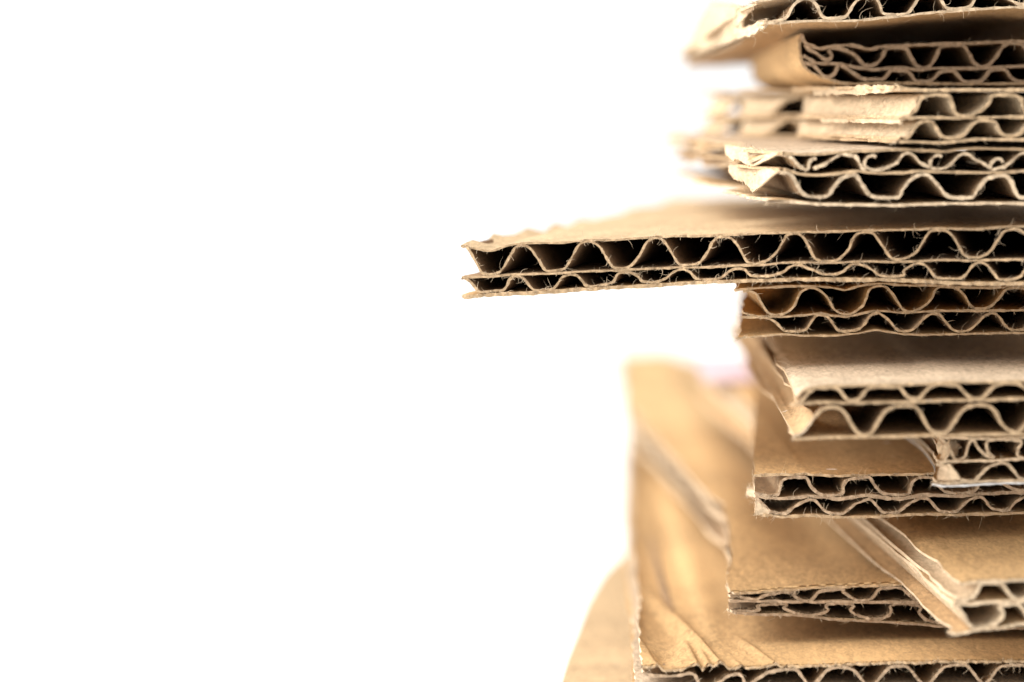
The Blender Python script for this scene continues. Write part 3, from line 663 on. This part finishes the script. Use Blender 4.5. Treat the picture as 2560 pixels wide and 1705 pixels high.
s.layer('fluting', wave(1380, 1800, 1511, 1528, 150)[0:-2] + [(1815, 1527), (1838, 1529), (1876, 1529), (1895, 1526), (1899, 1522), (1891, 1517), (1907, 1512), (1953, 1510), (1966, 1509), (1967, 1514), (1958, 1520), (1972, 1527), (2001, 1537), (2030, 1539), (2057, 1534), (2071, 1526), (2065, 1517), (2070, 1511), (2097, 1509), (2125, 1510), (2134, 1515), (2126, 1526), (2141, 1537), (2173, 1547), (2202, 1548), (2224, 1538), (2228, 1525), (2226, 1516), (2242, 1511), (2268, 1510), (2293, 1514), (2304, 1522), (2298, 1532), (2314, 1548), (2340, 1556), (2390, 1558), (2420, 1530), (2460, 1512), (2510, 1514), (2530, 1550), (2600, 1560), (2640, 1516), (2700, 1514), (2740, 1558), (XE, 1562)], 'medium', th=6.5, step=4)
s.layer('face_liner', [(1380, 1528), (1700, 1530), (1832, 1532), (1870, 1535), (1915, 1537), (1972, 1537), (2030, 1542), (2087, 1549), (2183, 1554), (2250, 1558), (2359, 1566), (2450, 1570), (2560, 1572), (XE, 1574)], 'tan', th=6, cut='cutdark')
s.fibres(420, 4, 16, side=60)

# ================================================================== bottom sheet with the creased corner
L12 = [(1606, -8*mm), (1597, 8.5*mm), (1599, 32*mm), (1590, 60*mm), (1581, 87*mm), (1577, 131*mm), (1573, 182*mm), (1572, 250*mm)]
def seg(X, y, a, b, w, amp):
    """a fold running from plan point a to b (photograph column at the focus plane, metres back)"""
    ax, ay = (a[0] - 1280) * PX, a[1]; bx, by = (b[0] - 1280) * PX, b[1]
    dx, dy = bx - ax, by - ay
    ll = dx * dx + dy * dy
    t = np.clip(((X - ax) * dx + (y - ay) * dy) / ll, 0, 1)
    qx, qy = X - ax - t * dx, y - ay - t * dy
    dd = np.sqrt(qx * qx + (qy * 0.8) ** 2)
    return amp * np.clip(1 - dd / w, 0, 1)
def fold(X, y, a, b, wl, wr, amp):
    """a folded ridge: a long slope on its left and a short drop on its right"""
    ax, ay = (a[0] - 1280) * PX, a[1]; bx, by = (b[0] - 1280) * PX, b[1]
    dx, dy = bx - ax, by - ay
    t = ((X - ax) * dx + (y - ay) * dy) / (dx * dx + dy * dy)
    d = X - (ax + np.clip(t, -0.1, 1.1) * dx)
    env = np.clip(t / 0.08 + 1.2, 0, 1) * np.clip((1.05 - t) / 0.45, 0, 1)
    return amp * env * np.where(d < 0, np.clip(1 + d / wl, 0, 1), np.clip(1 - d / wr, 0, 1))
def creases(X, y, u):
    uu = np.clip(u, -0.001, 1)
    back = np.clip(y / 0.03, 0, 1)
    dz = 0.0006 * np.exp(-uu / 0.0012) * np.clip(y / 0.01, 0, 1)
    dz = dz - 0.00055 * np.exp(-((uu - 0.0040) / 0.0034) ** 2) * sstep(y / 0.02) * (1 - 0.5 * sstep((y - 0.08) / 0.08))
    dz = dz + 0.0004 * np.exp(-((uu - 0.0090) / 0.0026) ** 2) * sstep(y / 0.016)
    dz = dz + fold(X, y, (1640, -0.001), (1603, 0.016), 0.0016, 0.0005, 0.0006)
    dz = dz - 0.0007 * np.exp(-((X - 0.0196) / 0.0011) ** 2 - ((y - 0.006) / 0.004) ** 2)
    dz = dz + fold(X, y, (1736, -0.001), (1716, 0.018), 0.0022, 0.0006, 0.0009)
    dz = dz + fold(X, y, (1764, -0.001), (1748, 0.010), 0.0008, 0.0005, 0.0005)
    dz = dz + fold(X, y, (1796, -0.002), (1672, 0.055), 0.0026, 0.0009, 0.0012)
    dz = dz + fold(X, y, (1846, -0.001), (1826, 0.005), 0.0008, 0.0004, 0.0004)
    dz = dz + fold(X, y, (1935, -0.002), (1850, 0.022), 0.0014, 0.0004, 0.0004)
    return dz
s = Sheet('creased kraft sheet with a crumpled front corner, the lowest in front of the stack', -8*mm, 0.262, L12, tear=0.00015, cut='cut', rows=80, left_cut='torn')
s.layer('face_liner', [(1400, 1668), (1560, 1668), (1606, 1668), (1636, 1674), (1687, 1676), (1740, 1677), (1782, 1682), (1815, 1674), (1865, 1671), (1910, 1668), (1984, 1666), (2030, 1666), (2106, 1662), (2250, 1657), (2378, 1655), (2560, 1654), (XE, 1652)], 'golden', th=6, step=4, lift=creases, ragged=0.0002, fuzz=1.6)
s.layer('fluting', [(1400, 1716), (1500, 1714), (1560, 1690), (1600, 1682), (1640, 1690), (1690, 1690), (1722, 1684), (1738, 1690), (1750, 1712), (1775, 1716), (1800, 1704), (1822, 1690), (1845, 1686), (1856, 1692), (1862, 1708), (1874, 1712), (1890, 1700), (1920, 1682), (1960, 1674), (1984, 1673), (1995, 1678), (2006, 1694), (2020, 1711), (2034, 1713), (2049, 1697), (2064, 1679), (2078, 1671), (2100, 1668), (2121, 1669), (2135, 1676), (2154, 1699), (2170, 1713), (2186, 1710), (2204, 1690), (2224, 1670), (2246, 1665), (2266, 1667), (2280, 1679), (2294, 1698), (2310, 1711), (2324, 1708), (2340, 1690), (2362, 1667), (2392, 1663), (2416, 1664), (2430, 1678), (2446, 1699), (2462, 1711), (2474, 1700), (2492, 1676), (2510, 1664), (2556, 1663), (2575, 1678), (2600, 1706), (2625, 1700), (2650, 1666), (2700, 1662), (2730, 1700), (2770, 1706), (2800, 1664), (XE, 1662)], 'medium', th=7, step=4, cut='cutdark', off=0.0002)
s.layer('inner_liner', [(1400, 1722), (1600, 1720), (1800, 1720), (2030, 1718), (2320, 1716), (2560, 1714), (XE, 1712)], 'grey', th=7, off=-0.0008)
s.layer('fluting', wave(1400, XE, 1728, 1784, 180), 'medium', th=7, step=6)
s.layer('face_liner', [(1400, 1792), (1606, 1790), (2000, 1788), (2560, 1786), (XE, 1784)], 'golden', th=6, off=-0.0010)
s.fibres(480, 5, 22, side=70)

# ================================================================== rounded sheet at the very bottom left
H13 = 1640
def kx(y): return D * (H13 / (y - HOR) - 1)
e13 = 12*mm
f13 = HOR + H13 / (1 + e13 / D)
L13 = [(1402, e13), (1405, kx(1705)), (1420, kx(1650)), (1440, kx(1598)), (1470, kx(1510)), (1510, kx(1436)), (1560, kx(1386)), (1600, kx(1366)), (1800, kx(1350)), (2300, kx(1346)), (2700, kx(1344))]
s = Sheet('blurred greyish tan sheet with a rounded left outline, undermost at the bottom left', e13, kx(1346) - e13, L13, tear=0.0, cut='cut', rows=40)
s.layer('face_liner', [(1380, f13), (1700, f13), (2200, f13), (2700, f13)], 'pale tan', th=6, step=8)
s.layer('fluting', wave(1380, 2700, f13 + 8, f13 + 58, 175), 'medium', th=7, step=7)
s.layer('inner_liner', [(1380, f13 + 65), (2000, f13 + 65), (2700, f13 + 65)], 'grey', th=6, step=10)
s.layer('fluting', wave(1380, 2700, f13 + 72, f13 + 112, 160), 'medium', th=7, step=7)
s.layer('face_liner', [(1380, f13 + 119), (2000, f13 + 119), (2700, f13 + 119)], 'tan', th=6, step=10)

# ================================================================== the surface they lie on
zt = pt(1600, f13 + 119, e13)[2] - 0.0003
tv = [(-1.2, -0.25, zt), (1.2, -0.25, zt), (1.2, 1.6, zt), (-1.2, 1.6, zt)]
tv += [(x, y, zt - 0.02) for x, y, _ in tv]
t = mesh_obj('tabletop', tv, [(0, 1, 2, 3), (4, 7, 6, 5), (0, 4, 5, 1), (1, 5, 6, 2), (2, 6, 7, 3), (3, 7, 4, 0)], [M['table']], smooth=False)
t['kind'] = 'structure'
